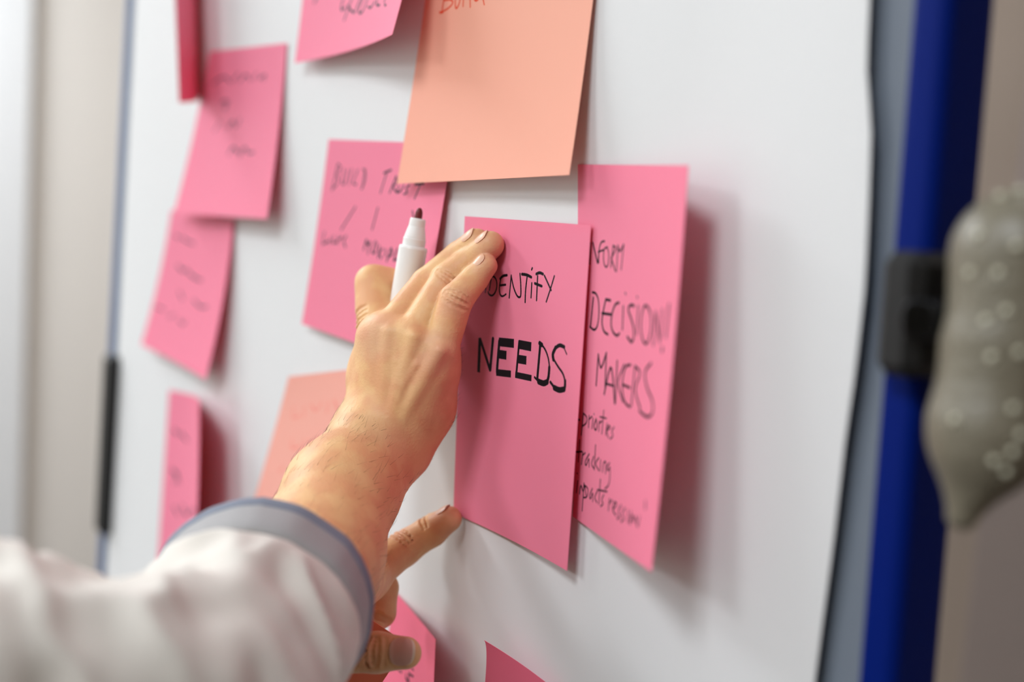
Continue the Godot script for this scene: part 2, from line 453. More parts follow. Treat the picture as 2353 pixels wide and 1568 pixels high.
# faces of the chamfered box out of its 24 points: six sides, twelve edges, eight corners
func hull_faces(st: SurfaceTool, p: PackedVector3Array, _c: float) -> void:
	var id := func(sx: int, sy: int, sz: int, k: int) -> int: return ((sx * 2 + sy) * 2 + sz) * 3 + k
	for s in 2:
		quad_out(st, p[id.call(s, 0, 0, 0)], p[id.call(s, 1, 0, 0)], p[id.call(s, 1, 1, 0)], p[id.call(s, 0, 1, 0)])
		quad_out(st, p[id.call(0, s, 0, 1)], p[id.call(1, s, 0, 1)], p[id.call(1, s, 1, 1)], p[id.call(0, s, 1, 1)])
		quad_out(st, p[id.call(0, 0, s, 2)], p[id.call(1, 0, s, 2)], p[id.call(1, 1, s, 2)], p[id.call(0, 1, s, 2)])
		for t in 2:
			quad_out(st, p[id.call(s, t, 0, 0)], p[id.call(s, t, 1, 0)], p[id.call(s, t, 1, 1)], p[id.call(s, t, 0, 1)])
			quad_out(st, p[id.call(s, 0, t, 0)], p[id.call(s, 1, t, 0)], p[id.call(s, 1, t, 2)], p[id.call(s, 0, t, 2)])
			quad_out(st, p[id.call(0, s, t, 1)], p[id.call(1, s, t, 1)], p[id.call(1, s, t, 2)], p[id.call(0, s, t, 2)])
			for u in 2:
				tri_out(st, p[id.call(s, t, u, 0)], p[id.call(s, t, u, 1)], p[id.call(s, t, u, 2)])


func tri_out(st: SurfaceTool, a: Vector3, b: Vector3, c: Vector3, centre := Vector3.ZERO) -> void:
	if (b - a).cross(c - a).dot(a + b + c - centre * 3.0) > 0.0:
		var x := b
		b = c
		c = x
	for q in [a, b, c]:
		st.add_vertex(q)


func quad_out(st: SurfaceTool, a: Vector3, b: Vector3, c: Vector3, d: Vector3) -> void:
	tri_out(st, a, b, c)
	tri_out(st, a, c, d)


# a sheet from a point function (u, v) -> Vector3, with real thickness behind it; u runs right and v down as its front is seen
func sheet_mesh(f: Callable, nu: int, nv: int, thick: float) -> ArrayMesh:
	var v := PackedVector3Array()
	var n := PackedVector3Array()
	var uv := PackedVector2Array()
	var ix := PackedInt32Array()
	var front := PackedVector3Array()
	var nrm := PackedVector3Array()
	for j in nv + 1:
		for i in nu + 1:
			var a := float(i) / nu
			var b := float(j) / nv
			front.append(f.call(a, b))
			var du: Vector3 = f.call(a + 0.004, b) - f.call(a - 0.004, b)
			var dv: Vector3 = f.call(a, b + 0.004) - f.call(a, b - 0.004)
			nrm.append(dv.cross(du).normalized())
	var w := nu + 1
	for side in 2:
		for k in front.size():
			v.append(front[k] if side == 0 else front[k] - nrm[k] * thick)
			n.append(nrm[k] if side == 0 else -nrm[k])
			uv.append(Vector2(float(k % w) / nu, float(k / w) / nv))
		var o := side * front.size()
		for j in nv:
			for i in nu:
				var q := o + j * w + i
				if side == 0:
					ix.append_array([q, q + 1, q + w, q + 1, q + w + 1, q + w])
				else:
					ix.append_array([q, q + w, q + 1, q + 1, q + w, q + w + 1])
	# rim
	var ring := []
	for i in nu:
		ring.append([i, i + 1])
	for j in nv:
		ring.append([j * w + nu, (j + 1) * w + nu])
	for i in range(nu, 0, -1):
		ring.append([nv * w + i, nv * w + i - 1])
	for j in range(nv, 0, -1):
		ring.append([j * w, (j - 1) * w])
	for r in ring:
		var a: Vector3 = front[r[0]]
		var b: Vector3 = front[r[1]]
		var out := (b - a).cross(nrm[r[0]]).normalized()
		var s := v.size()
		for q in [r[0], r[1]]:
			v.append(front[q])
			v.append(front[q] - nrm[q] * thick)
			for z in 2:
				n.append(-out)
				uv.append(Vector2(float(q % w) / nu, float(q / w) / nv))
		ix.append_array([s, s + 1, s + 2, s + 2, s + 1, s + 3])
	return array_mesh(v, n, uv, ix)


# a surface of revolution about +y: profile of (radius, height) pairs from bottom to top
func lathe(profile: Array, sides := 48) -> ArrayMesh:
	var st := SurfaceTool.new()
	st.begin(Mesh.PRIMITIVE_TRIANGLES)
	for k in profile.size() - 1:
		var a: Vector2 = profile[k]
		var b: Vector2 = profile[k + 1]
		var out := Vector2(b.y - a.y, a.x - b.x).normalized()
		for s in sides:
			var t0 := TAU * s / sides
			var t1 := TAU * (s + 1) / sides
			var d0 := Vector3(cos(t0), 0, sin(t0))
			var d1 := Vector3(cos(t1), 0, sin(t1))
			var p := [d0 * a.x + Vector3(0, a.y, 0), d1 * a.x + Vector3(0, a.y, 0), d1 * b.x + Vector3(0, b.y, 0), d0 * b.x + Vector3(0, b.y, 0)]
			var q := [d0 * out.x + Vector3(0, out.y, 0), d1 * out.x + Vector3(0, out.y, 0)]
			for m in [[0, 0], [1, 1], [2, 1], [0, 0], [2, 1], [3, 0]]:
				st.set_normal(q[m[1]])
				st.add_vertex(p[m[0]])
	return st.commit()


# a closed loft: rings of equal size, smooth; ends capped
func loft(rings: Array, closed_ends := true, cols := PackedColorArray()) -> ArrayMesh:
	var m: int = rings[0].size()
	var v := PackedVector3Array()
	var n := PackedVector3Array()
	var uv := PackedVector2Array()
	var ix := PackedInt32Array()
	for k in rings.size():
		for s in m:
			v.append(rings[k][s])
			uv.append(Vector2(float(s) / m, float(k) / rings.size()))
			var du: Vector3 = rings[k][(s + 1) % m] - rings[k][(s + m - 1) % m]
			var dv: Vector3 = rings[mini(k + 1, rings.size() - 1)][s] - rings[maxi(k - 1, 0)][s]
			n.append(du.cross(dv).normalized())
	for k in rings.size() - 1:
		for s in m:
			var a := k * m + s
			var b := k * m + (s + 1) % m
			ix.append_array([a, a + m, b, b, a + m, b + m])
	if closed_ends:
		for e in [0, rings.size() - 1]:
			var c := Vector3.ZERO
			for q in rings[e]:
				c += q / m
			var o := v.size()
			var d: Vector3 = (rings[0][0] - rings[1][0]) if e == 0 else (rings[e][0] - rings[e - 1][0])
			v.append(c)
			n.append(d.normalized())
			uv.append(Vector2.ZERO)
			for q in rings[e]:
				v.append(q)
				n.append(d.normalized())
				uv.append(Vector2.ZERO)
			for s in m:
				var a := o + 1 + s
				var b := o + 1 + (s + 1) % m
				ix.append_array([o, a, b] if e == 0 else [o, b, a])
	return array_mesh(v, n, uv, ix, cols)


# turns a ring loft's direction if its normals point inwards
func frame_along(axis: Vector3, hint := Vector3.UP) -> Basis:
	var z := axis.normalized()
	var x := hint.cross(z)
	if x.length() < 0.01:
		x = Vector3.RIGHT.cross(z)
	x = x.normalized()
	return Basis(x, z.cross(x), z)


# ------------------------------------------------------------------ the room
func room() -> void:
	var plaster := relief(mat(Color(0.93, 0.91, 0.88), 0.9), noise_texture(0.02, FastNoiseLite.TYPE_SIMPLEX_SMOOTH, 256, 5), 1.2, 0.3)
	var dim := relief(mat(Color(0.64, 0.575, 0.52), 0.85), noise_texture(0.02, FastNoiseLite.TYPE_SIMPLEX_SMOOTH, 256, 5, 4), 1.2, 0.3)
	var white := mat(Color(0.93, 0.935, 0.935), 0.55)
	structure("floor", box(Vector3(5.2, 0.1, 4.6), 0.001), relief(mat(Color(0.34, 0.33, 0.32), 0.9), noise_texture(0.1, FastNoiseLite.TYPE_CELLULAR, 256, 2), 8.0, 0.5), Vector3(-0.2, -0.05, 1.3), "grey carpeted floor")
	structure("ceiling", box(Vector3(5.2, 0.1, 4.6), 0.001), white, Vector3(-0.2, 2.75, 1.3), "white ceiling")
	structure("wall_left", box(Vector3(0.1, 2.8, 4.6), 0.001), plaster, Vector3(-2.65, 1.35, 1.3), "pale beige wall at the left")
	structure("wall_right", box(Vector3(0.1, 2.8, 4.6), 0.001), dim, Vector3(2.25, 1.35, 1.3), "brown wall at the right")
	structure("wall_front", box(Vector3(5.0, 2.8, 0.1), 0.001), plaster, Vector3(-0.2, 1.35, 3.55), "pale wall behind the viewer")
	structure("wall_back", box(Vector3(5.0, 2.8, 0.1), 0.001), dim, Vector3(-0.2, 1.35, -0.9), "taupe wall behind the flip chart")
	# white casing on the left wall, with a stepped profile
	var trim := structure("trim_1", box(Vector3(0.035, 2.7, 0.24), 0.006), white, Vector3(-2.5825, 1.35, -0.225), "white vertical casing on the left wall")
	part(trim, "inner_bead", box(Vector3(0.014, 2.7, 0.05), 0.005), white, Vector3(0.024, 0, 0.06))
	# brown door panel set proud of the back wall
	var door := structure("door_1", box(Vector3(0.85, 2.1, 0.03), 0.003), mat(Color(0.60, 0.54, 0.51), 0.6), Vector3(0.18, 1.05, -0.836), "brown door leaf in the back wall")
	part(door, "door_handle", box(Vector3(0.11, 0.018, 0.018), 0.006), mat(Color(0.7, 0.7, 0.7), 0.3, 1.0), Vector3(0.34, -0.02, 0.045))


# ------------------------------------------------------------------ flip chart easel
func easel() -> void:
	var t := thing("flip_chart_easel", "flip chart easel with a grey board between deep blue frame rails", "easel", Vector3(-0.225, 0.0, 0.0))
	var blue := mat(Color(0.0, 0.105, 0.42), 0.5)
	blue.metallic_specular = 0.2
	var grey := mat(Color(0.47, 0.505, 0.55), 0.45)
	relief(grey, noise_texture(0.3, FastNoiseLite.TYPE_SIMPLEX_SMOOTH, 256, 2), 4.0, 0.05)
	part(t, "board", box(Vector3(0.888, 1.0, 0.016), 0.002), grey, Vector3(0, 1.45, -0.0095))
	# right rail leans by a hair as in the picture
	var right := part(t, "frame_rail", rail(0.015, 0.028, 1.06), blue, Vector3(0.4472, 1.45, -0.006), Vector3(0, 0, 0.0265))
	right.set_meta("label", "blue rounded rail at the board's near edge")
	var left := part(t, "frame_rail", rail(0.014, 0.022, 1.06), mat(Color(0.33, 0.43, 0.60), 0.4), Vector3(-0.452, 1.45, -0.010), Vector3(0, 0, -0.062))  # same blue lightened: a grazing reflection put into the colour
	left.set_meta("label", "thin blue rail, reflected sheen painted in, at the board's far edge")
	for y in [0.94, 1.96]:
		part(t, "frame_rail", rail(0.03, 0.03, 0.93), blue, Vector3(0, y, -0.008), Vector3(0, 0, PI / 2))
	part(t, "edge_clip", box(Vector3(0.022, 0.178, 0.014), 0.003), mat(Color(0.025, 0.028, 0.025), 0.5), Vector3(-0.437, 1.318, 0.004), Vector3(0, 0, -0.062))
	for s in [-1, 1]:
		part(t, "leg", rail(0.03, 0.03, 1.0), blue, Vector3(s * 0.47, 0.485, 0.02), Vector3(0.09, 0, s * 0.03))
	part(t, "leg", rail(0.03, 0.03, 1.95), mat(Color(0.2, 0.2, 0.22), 0.5), Vector3(0, 0.96, -0.33), Vector3(0.28, 0, 0))


# an upright rail with rounded corners
func rail(w: float, d: float, h: float) -> ArrayMesh:
	var ring := PackedVector2Array()
	var r := minf(w, d) * 0.32
	for q in 4:
		var c := Vector2((w / 2 - r) * (1 if q in [0, 3] else -1), (d / 2 - r) * (1 if q < 2 else -1))
		for k in 7:
			var a := PI / 2 * (q + k / 6.0)
			ring.append(c + Vector2(cos(a), sin(a)) * r)
	var rings := []
	for e in [[-0.5, 0.94], [-0.498, 1.0], [-0.25, 1.0], [0.0, 1.0], [0.25, 1.0], [0.498, 1.0], [0.5, 0.94]]:
		var one := []
		for p in ring:
			one.append(Vector3(p.x * e[1], h * e[0], p.y * e[1]))
		rings.append(one)
	return loft(rings)


# ------------------------------------------------------------------ the big sheet of paper
func sheet() -> void:
	var edge := [Vector3(0.1914, 1.6532, 0.0060), Vector3(0.1937, 1.6225, 0.0060), Vector3(0.1985, 1.6004, 0.0060), Vector3(0.2008, 1.5740, 0.0060), Vector3(0.2025, 1.5490, 0.0060), Vector3(0.2020, 1.5189, 0.0060), Vector3(0.2005, 1.4957, 0.0060), Vector3(0.1995, 1.4566, 0.0060), Vector3(0.1980, 1.4244, 0.0060), Vector3(0.1972, 1.4051, 0.0060)]
	var paper := mat(Color(0.88, 0.882, 0.88), 0.55)
	paper.metallic_specular = 0.4
	var f := func(u: float, v: float) -> Vector3:
		var y := 1.93 - 0.96 * v
		var xr: float = edge[0].x
		for k in edge.size() - 1:
			if y <= edge[k].y:
				xr = lerpf(edge[k].x, edge[k + 1].x, clampf((edge[k].y - y) / (edge[k].y - edge[k + 1].y), 0, 1))
		var xl := -0.652 + (y - 1.5) * 0.0625
		var x := lerpf(xl, xr, u)
		var lift := smoothstep(0.10, 0.215, x)
		return Vector3(x, y, 0.006 * lift + 0.0006 * sin(y * 17.0) * lift)
	var o := part(self, "paper_sheet", sheet_mesh(f, 120, 90, 0.0006), paper)
	o.set_meta("label", "large white sheet of paper on the flip chart, its right edge wavy and lifting")
	o.set_meta("category", "paper")


# ------------------------------------------------------------------ sticky notes
func lagrange(t: float) -> Vector3:
	return Vector3(2.0 * (t - 0.5) * (t - 1.0), -4.0 * t * (t - 1.0), 2.0 * t * (t - 0.5))


func on_note(g: Array, u: float, v: float) -> Vector3:
	var a := lagrange(u)
	var b := lagrange(v)
	var p := Vector3.ZERO
	for i in 3:
		for j in 3:
			p += g[i * 3 + j] * (b[i] * a[j])
	return p


func ink_texture(key: String, paper: Color, ink: Color, w: int, h: int, wide: float, tall: float) -> ImageTexture:
	var im := Image.create(w, h, false, Image.FORMAT_RGB8)
	im.fill(paper)
	var grain := FastNoiseLite.new()
	grain.frequency = 0.9
	for s in handwriting.get(key, []):
		var half: float = float(s[0]) * 0.0005
		var pts := []
		for k in range(1, s.size(), 2):
			pts.append(Vector2(s[k] * wide, s[k + 1] * tall))
		# round the corners of the line: one pass of corner cutting, ends kept
		for pass_ in 2:
			if pts.size() < 3:
				break
			var cut := [pts[0]]
			for k in pts.size() - 1:
				if k > 0:
					cut.append(pts[k].lerp(pts[k + 1], 0.25))
				if k < pts.size() - 2:
					cut.append(pts[k].lerp(pts[k + 1], 0.75))
			cut.append(pts[-1])
			pts = cut
		var px := Vector2(w / wide, h / tall)
		for k in pts.size() - 1:
			var a: Vector2 = pts[k]
			var b: Vector2 = pts[k + 1]
			var lo := Vector2(minf(a.x, b.x), minf(a.y, b.y)) - Vector2.ONE * (half + 0.0004)
			var hi := Vector2(maxf(a.x, b.x), maxf(a.y, b.y)) + Vector2.ONE * (half + 0.0004)
			var ab := b - a
			var l2 := maxf(ab.length_squared(), 1e-12)
			for y in range(maxi(0, int(lo.y * px.y)), mini(h, int(hi.y * px.y) + 2)):
				for x in range(maxi(0, int(lo.x * px.x)), mini(w, int(hi.x * px.x) + 2)):
					var p := Vector2((x + 0.5) / px.x, (y + 0.5) / px.y)
					var d := p.distance_to(a + ab * clampf((p - a).dot(ab) / l2, 0.0, 1.0))
					if half > 0.0012 and s.size() == 5:   # a broad nib drawn once across: square ends
						var run := (p - a).dot(ab) / sqrt(l2)
						var past := maxf(-run, run - sqrt(l2))
						d = maxf(absf((p - a).cross(ab)) / sqrt(l2), half + past)
					var wobble := 0.00008 * grain.get_noise_2d(x * 0.25, y * 0.25)
					var share := clampf(0.5 + (half + wobble - d) / (0.00012 + wide / w), 0.0, 1.0)
					if share > 0.0:
						im.set_pixel(x, y, im.get_pixel(x, y).lerp(ink, share * 0.97))
	return ImageTexture.create_from_image(im)


func note_material(paper: Color, picture: Texture2D, glow: Color) -> StandardMaterial3D:
	var m := mat(Color.WHITE if picture else paper, 0.62)
	m.albedo_texture = picture
	m.metallic_specular = 0.35
	m.backlight_enabled = true
	m.backlight = glow
	return m


func notes() -> void:
	var rose := Color(0.7, 0.075, 0.19)
	var warm := Color(0.6, 0.17, 0.10)
	var group := "sticky notes on the flip chart"
	var table := {
		"needs": ["pink sticky note reading IDENTIFY NEEDS, pressed flat by two hands", PINK, BLACK_INK, 768, 1152],
		"inform": ["pink sticky note with DECISION MAKERS in black, right edge standing off the sheet", PINK, BLACK_INK, 768, 1152],
		"peach": ["large peach orange sticky note at top centre with red writing cut by the frame", PEACH, RED_INK, 768, 768],
		"upper": ["pink sticky note near the left edge, overlapping the top of another pink note", PINK, GREY_INK, 512, 512],
		"mid": ["pink sticky note tucked under another near the left edge, lower right corner curling", PINK, GREY_INK, 512, 512],
		"trust": ["pink sticky note with BUILD TRUST and slanting lines, behind the white marker and thumb", PINK, GREY_INK, 768, 768],
		"top": ["pink sticky note cut by the frame's top, its lower right corner lifted", PINK, GREY_INK, 512, 512],
		"crimson": ["pink sticky note seen edge on at top left, its shaded back glowing crimson", PINK, GREY_INK, 64, 64],
		"low": ["narrow looking pink sticky note at lower left, just above the rolled shirt cuff", PINK, GREY_INK, 512, 512],
		"peachlow": ["pale peach sticky note with faint red writing, partly hidden behind the forearm", Color(0.995, 0.725, 0.655), Color(0.985, 0.55, 0.49), 512, 512],
		"corner": ["pink sticky note behind the lower hand's thumb, with a scrap of black writing", PINK_IN_SHADE, BLACK_INK, 512, 512],
		"bottom": ["lowest pink sticky note, cut by the frame, top left corner curling up", PINK_IN_SHADE, BLACK_INK, 64, 64],
	}
	for key in table:
		var d: Array = table[key]
		var g: Array = note_points[key]
		var wide: float = (g[3].distance_to(g[4]) + g[4].distance_to(g[5]))
		var tall: float = (g[1].distance_to(g[4]) + g[4].distance_to(g[7]))
		var ink := ink_texture(key, d[1], d[2], d[3], d[4], wide, tall)
		var is_peach: bool = key.begins_with("peach")
		var m := note_material(d[1], ink, warm if is_peach else rose)
		var o := part(self, numbered("sticky_note"), sheet_mesh(func(u: float, v: float) -> Vector3: return on_note(g, u, v), 28, 28, 0.00018), m)
		o.set_meta("label", d[0])
		o.set_meta("category", "sticky note")
		o.set_meta("group", group)


# the pad of peach notes held in the lower hand
func pad() -> void:
	var c := [Vector3(-0.0073, 1.3707, 0.0761), Vector3(0.0002, 1.3640, 0.0670), Vector3(0.0025, 1.3358, 0.0688), Vector3(-0.0067, 1.3347, 0.0818)]
	var t := thing("sticky_note_pad", "orange peach pad of sticky notes held between thumb and fingers of the lower hand", "note pad", c[0])
	var m := note_material(Color(0.995, 0.58, 0.45), null, Color(0.5, 0.15, 0.08))
	var x: Vector3 = (c[1] - c[0]).normalized()
	var y: Vector3 = -(c[3] - c[0])
	y = (y - x * y.dot(x)).normalized()
	var basis_ := Basis(x, y, x.cross(y))
	for k in 5:
		var f := func(u: float, v: float) -> Vector3: return basis_ * Vector3(-0.072 + 0.094 * u + 0.0006 * k, 0.002 - 0.076 * v - 0.0008 * k, -0.0007 * k - 0.0015 * u * u * k)
		part(t, "note_leaf", sheet_mesh(f, 10, 10, 0.0005), m)


# ------------------------------------------------------------------ the white marker
func marker() -> void:
	var p := [Vector3(-0.0698, 1.5652, 0.0214), Vector3(-0.0707, 1.5601, 0.0227), Vector3(-0.0742, 1.5045, 0.0264)]
	var t := thing("marker_pen", "white felt marker without its cap, dark red nib up, held behind the upper hand", "marker", p[2])
	var axis: Vector3 = (p[0] - p[2]).normalized()
	var len_: float = p[0].distance_to(p[2])
	t.basis = Basis(frame_along(axis).x, axis, frame_along(axis).x.cross(axis))
	var white := mat(Color(0.94, 0.935, 0.92), 0.38)
	var k := len_
	# lengths down from the nib's end, in the picture's proportions
	var rings := func(a: Array) -> Array:
		var out := []
		for q in a:
			out.append(Vector2(q[0], k - q[1]))
		return out
	part(t, "barrel", lathe(rings.call([[0.0, 0.115], [0.0066, 0.115], [0.0074, 0.1135], [0.0075, 0.0245], [0.00755, 0.0215], [0.0072, 0.0205], [0.0060, 0.0203]])), white)
	part(t, "neck", lathe(rings.call([[0.0060, 0.0212], [0.0060, 0.0165], [0.0057, 0.0160], [0.0056, 0.0152], [0.0048, 0.0117], [0.0043, 0.0098], [0.00415, 0.0062], [0.0038, 0.0057], [0.0018, 0.0055]])), white)
	part(t, "nib", lathe(rings.call([[0.0020, 0.0062], [0.0020, 0.0040], [0.00185, 0.0022], [0.0014, 0.0009], [0.0007, 0.0001], [0.0, -0.0001]]), 32), mat(Color(0.40, 0.02, 0.04), 0.55))
	# printed marks on the barrel
	var print_ink := mat(Color(0.08, 0.08, 0.09), 0.6)
	for q in [[0.0385, 0.62, 0.0011], [0.0400, 0.56, 0.0009], [0.0415, 0.60, 0.0012], [0.0432, 0.57, 0.0010]]:
		var a: float = q[1]
		var facing: Vector3 = t.basis.inverse() * Vector3(0.860, 0.094, 0.501)
		var base := atan2(facing.z, facing.x)
		var f := func(u: float, v: float) -> Vector3:
			var w: float = base - a + (0.5 - u) * 0.16
			return Vector3(cos(w) * 0.00757, k - float(q[0]) - v * float(q[2]), sin(w) * 0.00757)
		part(t, "print", sheet_mesh(f, 4, 2, 0.00004), print_ink)


# ------------------------------------------------------------------ the grey speckled clamp at the right edge
func clamp_grip() -> void:
	var knob := [Vector3(0.2560, 1.5614, 0.0039), Vector3(0.2574, 1.5377, 0.0061), Vector3(0.2563, 1.5309, 0.0089), Vector3(0.2572, 1.5071, 0.0120), Vector3(0.2556, 1.4823, 0.0185)]
	var t := thing("clamp", "black clamp with a bulky grey speckled handle gripping the blue rail", "clamp", Vector3(0.2241, 1.5407, 0.0100))
	var at0: Vector3 = t.position
	part(t, "jaw", box(Vector3(0.016, 0.0405, 0.034), 0.004), mat(Color(0.012, 0.012, 0.012), 0.55), Vector3(0.2251, 1.5406, 0.0029) - at0, Vector3(0, 0, 0.03))
	part(t, "spindle", rail(0.012, 0.012, 0.026), mat(Color(0.06, 0.07, 0.10), 0.4), Vector3(0.2348, 1.5398, 0.0078) - at0, Vector3(PI / 2, 0, 0))
	var sdf := Field.new(0.0016)
	sdf.add(knob[0] - at0, knob[1] - at0, 0.0205, 0.0185, 0.006)
	sdf.add(knob[2] - at0, knob[3] - at0, 0.0170, 0.0175, 0.006)
	sdf.add(knob[3] - at0, knob[4] - at0, 0.0170, 0.0048, 0.006)
	var grey := mat(Color(0.46, 0.435, 0.37), 0.42)
	relief(grey, noise_texture(0.03, FastNoiseLite.TYPE_SIMPLEX_SMOOTH, 256, 3, 9), 20.0, 0.6)
	part(t, "handle", sdf.mesh(), grey)
	var bead := SphereMesh.new()
	bead.radius = 0.0013
	bead.height = 0.0026
	bead.radial_segments = 12
	bead.rings = 6
	var shine := mat(Color(0.82, 0.81, 0.72), 0.35)
	# specks that stand a little proud of the handle
	for q in [Vector3(0.0288, 0.0149, 0.0142), Vector3(0.0376, 0.0156, 0.0136), Vector3(0.0409, 0.0049, 0.0127), Vector3(0.0362, 0.0016, 0.0149), Vector3(0.0394, -0.0088, 0.0152), Vector3(0.0455, -0.0066, 0.0114), Vector3(0.0332, -0.0280, 0.0203), Vector3(0.0440, -0.0385, 0.0156), Vector3(0.0459, -0.0415, 0.0120), Vector3(0.0299, 0.0383, 0.0046), Vector3(0.0335, 0.0403, 0.0007), Vector3(0.0415, 0.0237, 0.0121), Vector3(0.0462, -0.0228, 0.0125), Vector3(0.0490, -0.0300, 0.0116), Vector3(0.0477, -0.0353, 0.0129), Vector3(0.0299, 0.0262, 0.0136)]:
		part(t, "speck", bead, shine, q)


# ------------------------------------------------------------------ a field of tapered capsules and its surface net
class Field:
	var cell: float
	var prims := []
	var lo := Vector3.INF
	var hi := -Vector3.INF

	func _init(c: float) -> void:
		cell = c

	func add(a: Vector3, b: Vector3, ra: float, rb: float, k: float, cut := false) -> void:
		prims.append([a, b, ra, rb, k, cut])
		if not cut:
			var r := maxf(ra, rb) + 0.004
			lo = lo.min(a.min(b) - Vector3.ONE * r)
			hi = hi.max(a.max(b) + Vector3.ONE * r)

	func value(p: Vector3) -> float:
		var d := 1.0
		for q in prims:
			var ab: Vector3 = q[1] - q[0]
			var t := clampf((p - q[0]).dot(ab) / maxf(ab.length_squared(), 1e-10), 0.0, 1.0)
			var e: float = p.distance_to(q[0] + ab * t) - lerpf(q[2], q[3], t)
			var k: float = q[4]
			if q[5]:
				var h := maxf(k - absf(d + e), 0.0) / k
				d = maxf(d, -e) + h * h * k * 0.25
			else:
				var h := maxf(k - absf(d - e), 0.0) / k
				d = minf(d, e) - h * h * k * 0.25
		return d

	# the net over the box lo..hi (or the part of it in clip), vertices coloured by paint(position, normal)
	func arrays(clip := AABB(), paint = null) -> Array:
		var a := lo
		var z := hi
		if clip.size.x > 0.0:
			a = a.max(clip.position)
			z = z.min(clip.end)
		var n := Vector3i(((z - a) / cell).ceil()) + Vector3i.ONE
		var nx := n.x
		var nxy := n.x * n.y
		var data := PackedFloat32Array()
		data.resize(nxy * n.z)
		data.fill(1.0)
		var live := PackedByteArray()
		live.resize(nxy * n.z)
		for q in prims:
			var pa: Vector3 = q[0]
			var pb: Vector3 = q[1]
			var ra: float = q[2]
			var rb: float = q[3]
			var k: float = q[4]
			var cut: bool = q[5]
			var ab := pb - pa
			var inv := 1.0 / maxf(ab.length_squared(), 1e-10)
			var reach := k + cell * 2.5
			var pad := Vector3.ONE * (maxf(ra, rb) + reach)
			var i0 := Vector3i(((pa.min(pb) - pad - a) / cell).floor()).max(Vector3i.ZERO)
			var i1 := Vector3i(((pa.max(pb) + pad - a) / cell).ceil()).min(n - Vector3i.ONE)
			var abx := ab.x * cell * inv
			for kz in range(i0.z, i1.z + 1):
				for ky in range(i0.y, i1.y + 1):
					var at := kz * nxy + ky * nx + i0.x
					var p := a + Vector3(i0.x, ky, kz) * cell - pa
					# skip rows that stay out of reach
					for kx in range(i0.x, i1.x + 1):
						var t := clampf(p.dot(ab) * inv, 0.0, 1.0)
						var e := (p - ab * t).length() - (ra + (rb - ra) * t)
						p.x += cell
						if e < reach:
							var d := data[at]
							if cut:
								var h := maxf(k - absf(d + e), 0.0) / k
								data[at] = maxf(d, -e) + h * h * k * 0.25
							else:
								var h := maxf(k - absf(d - e), 0.0) / k
								d = minf(d, e) - h * h * k * 0.25
								data[at] = d
								live[at] = 1
						at += 1
		var v := PackedVector3Array()
		var nor := PackedVector3Array()
		var col := PackedColorArray()
		var ix := PackedInt32Array()
		var id := PackedInt32Array()
		id.resize(data.size())
		id.fill(-1)
		var off := [0, 1, nx, nx + 1, nxy, nxy + 1, nxy + nx, nxy + nx + 1]
		var c := PackedFloat32Array()
		c.resize(8)
		for kz in n.z - 1:
			for ky in n.y - 1:
				var row := kz * nxy + ky * nx
				for kx in nx - 1:
					var at := row + kx
					if live[at] == 0:
						continue
					var d0 := data[at]
					if absf(d0) > cell * 1.9:
						continue
					var below := 0
					for q in 8:
						c[q] = data[at + off[q]]
						if c[q] < 0.0:
							below += 1
					if below == 0 or below == 8:
						continue
					var sum := Vector3.ZERO
					var m := 0
					for q in 8:
						for ax in 3:
							var r := q | (1 << ax)
							if r == q or (c[q] < 0.0) == (c[r] < 0.0):
								continue
							var w := Vector3(q & 1, (q >> 1) & 1, q >> 2)
							w[ax] += c[q] / (c[q] - c[r])
							sum += w
							m += 1
					sum /= m
					var g := Vector3(
						(c[1] - c[0]) * (1 - sum.y) * (1 - sum.z) + (c[3] - c[2]) * sum.y * (1 - sum.z) + (c[5] - c[4]) * (1 - sum.y) * sum.z + (c[7] - c[6]) * sum.y * sum.z,
						(c[2] - c[0]) * (1 - sum.x) * (1 - sum.z) + (c[3] - c[1]) * sum.x * (1 - sum.z) + (c[6] - c[4]) * (1 - sum.x) * sum.z + (c[7] - c[5]) * sum.x * sum.z,
						(c[4] - c[0]) * (1 - sum.x) * (1 - sum.y) + (c[5] - c[1]) * sum.x * (1 - sum.y) + (c[6] - c[2]) * (1 - sum.x) * sum.y + (c[7] - c[3]) * sum.x * sum.y).normalized()
					id[at] = v.size()
					var pos := a + (Vector3(kx, ky, kz) + sum) * cell
					v.append(pos)
					nor.append(g)
					if paint != null:
						col.append(paint.call(pos, g))
		for kz in range(1, n.z - 1):
			for ky in range(1, n.y - 1):
				var row := kz * nxy + ky * nx
				for kx in range(1, nx - 1):
					var at := row + kx
					if live[at] == 0 or id[at] < 0:
						continue
					var s := data[at] < 0.0
					for ax in 3:
						var step: int = [1, nx, nxy][ax]
						if s == (data[at + step] < 0.0):
							continue
						var o1: int = [nx, nxy, 1][ax]
						var o2: int = [nxy, 1, nx][ax]
						var q0 := id[at]
						var q1 := id[at - o1]
						var q2 := id[at - o1 - o2]
						var q3 := id[at - o2]
						if q0 < 0 or q1 < 0 or q2 < 0 or q3 < 0:
							continue
						if s:
							ix.append_array([q0, q2, q1, q0, q3, q2])
						else:
							ix.append_array([q0, q1, q2, q0, q2, q3])
		return [v, nor, col, ix]

	func mesh(paint = null) -> ArrayMesh:
		return Field.commit([arrays(AABB(), paint)])

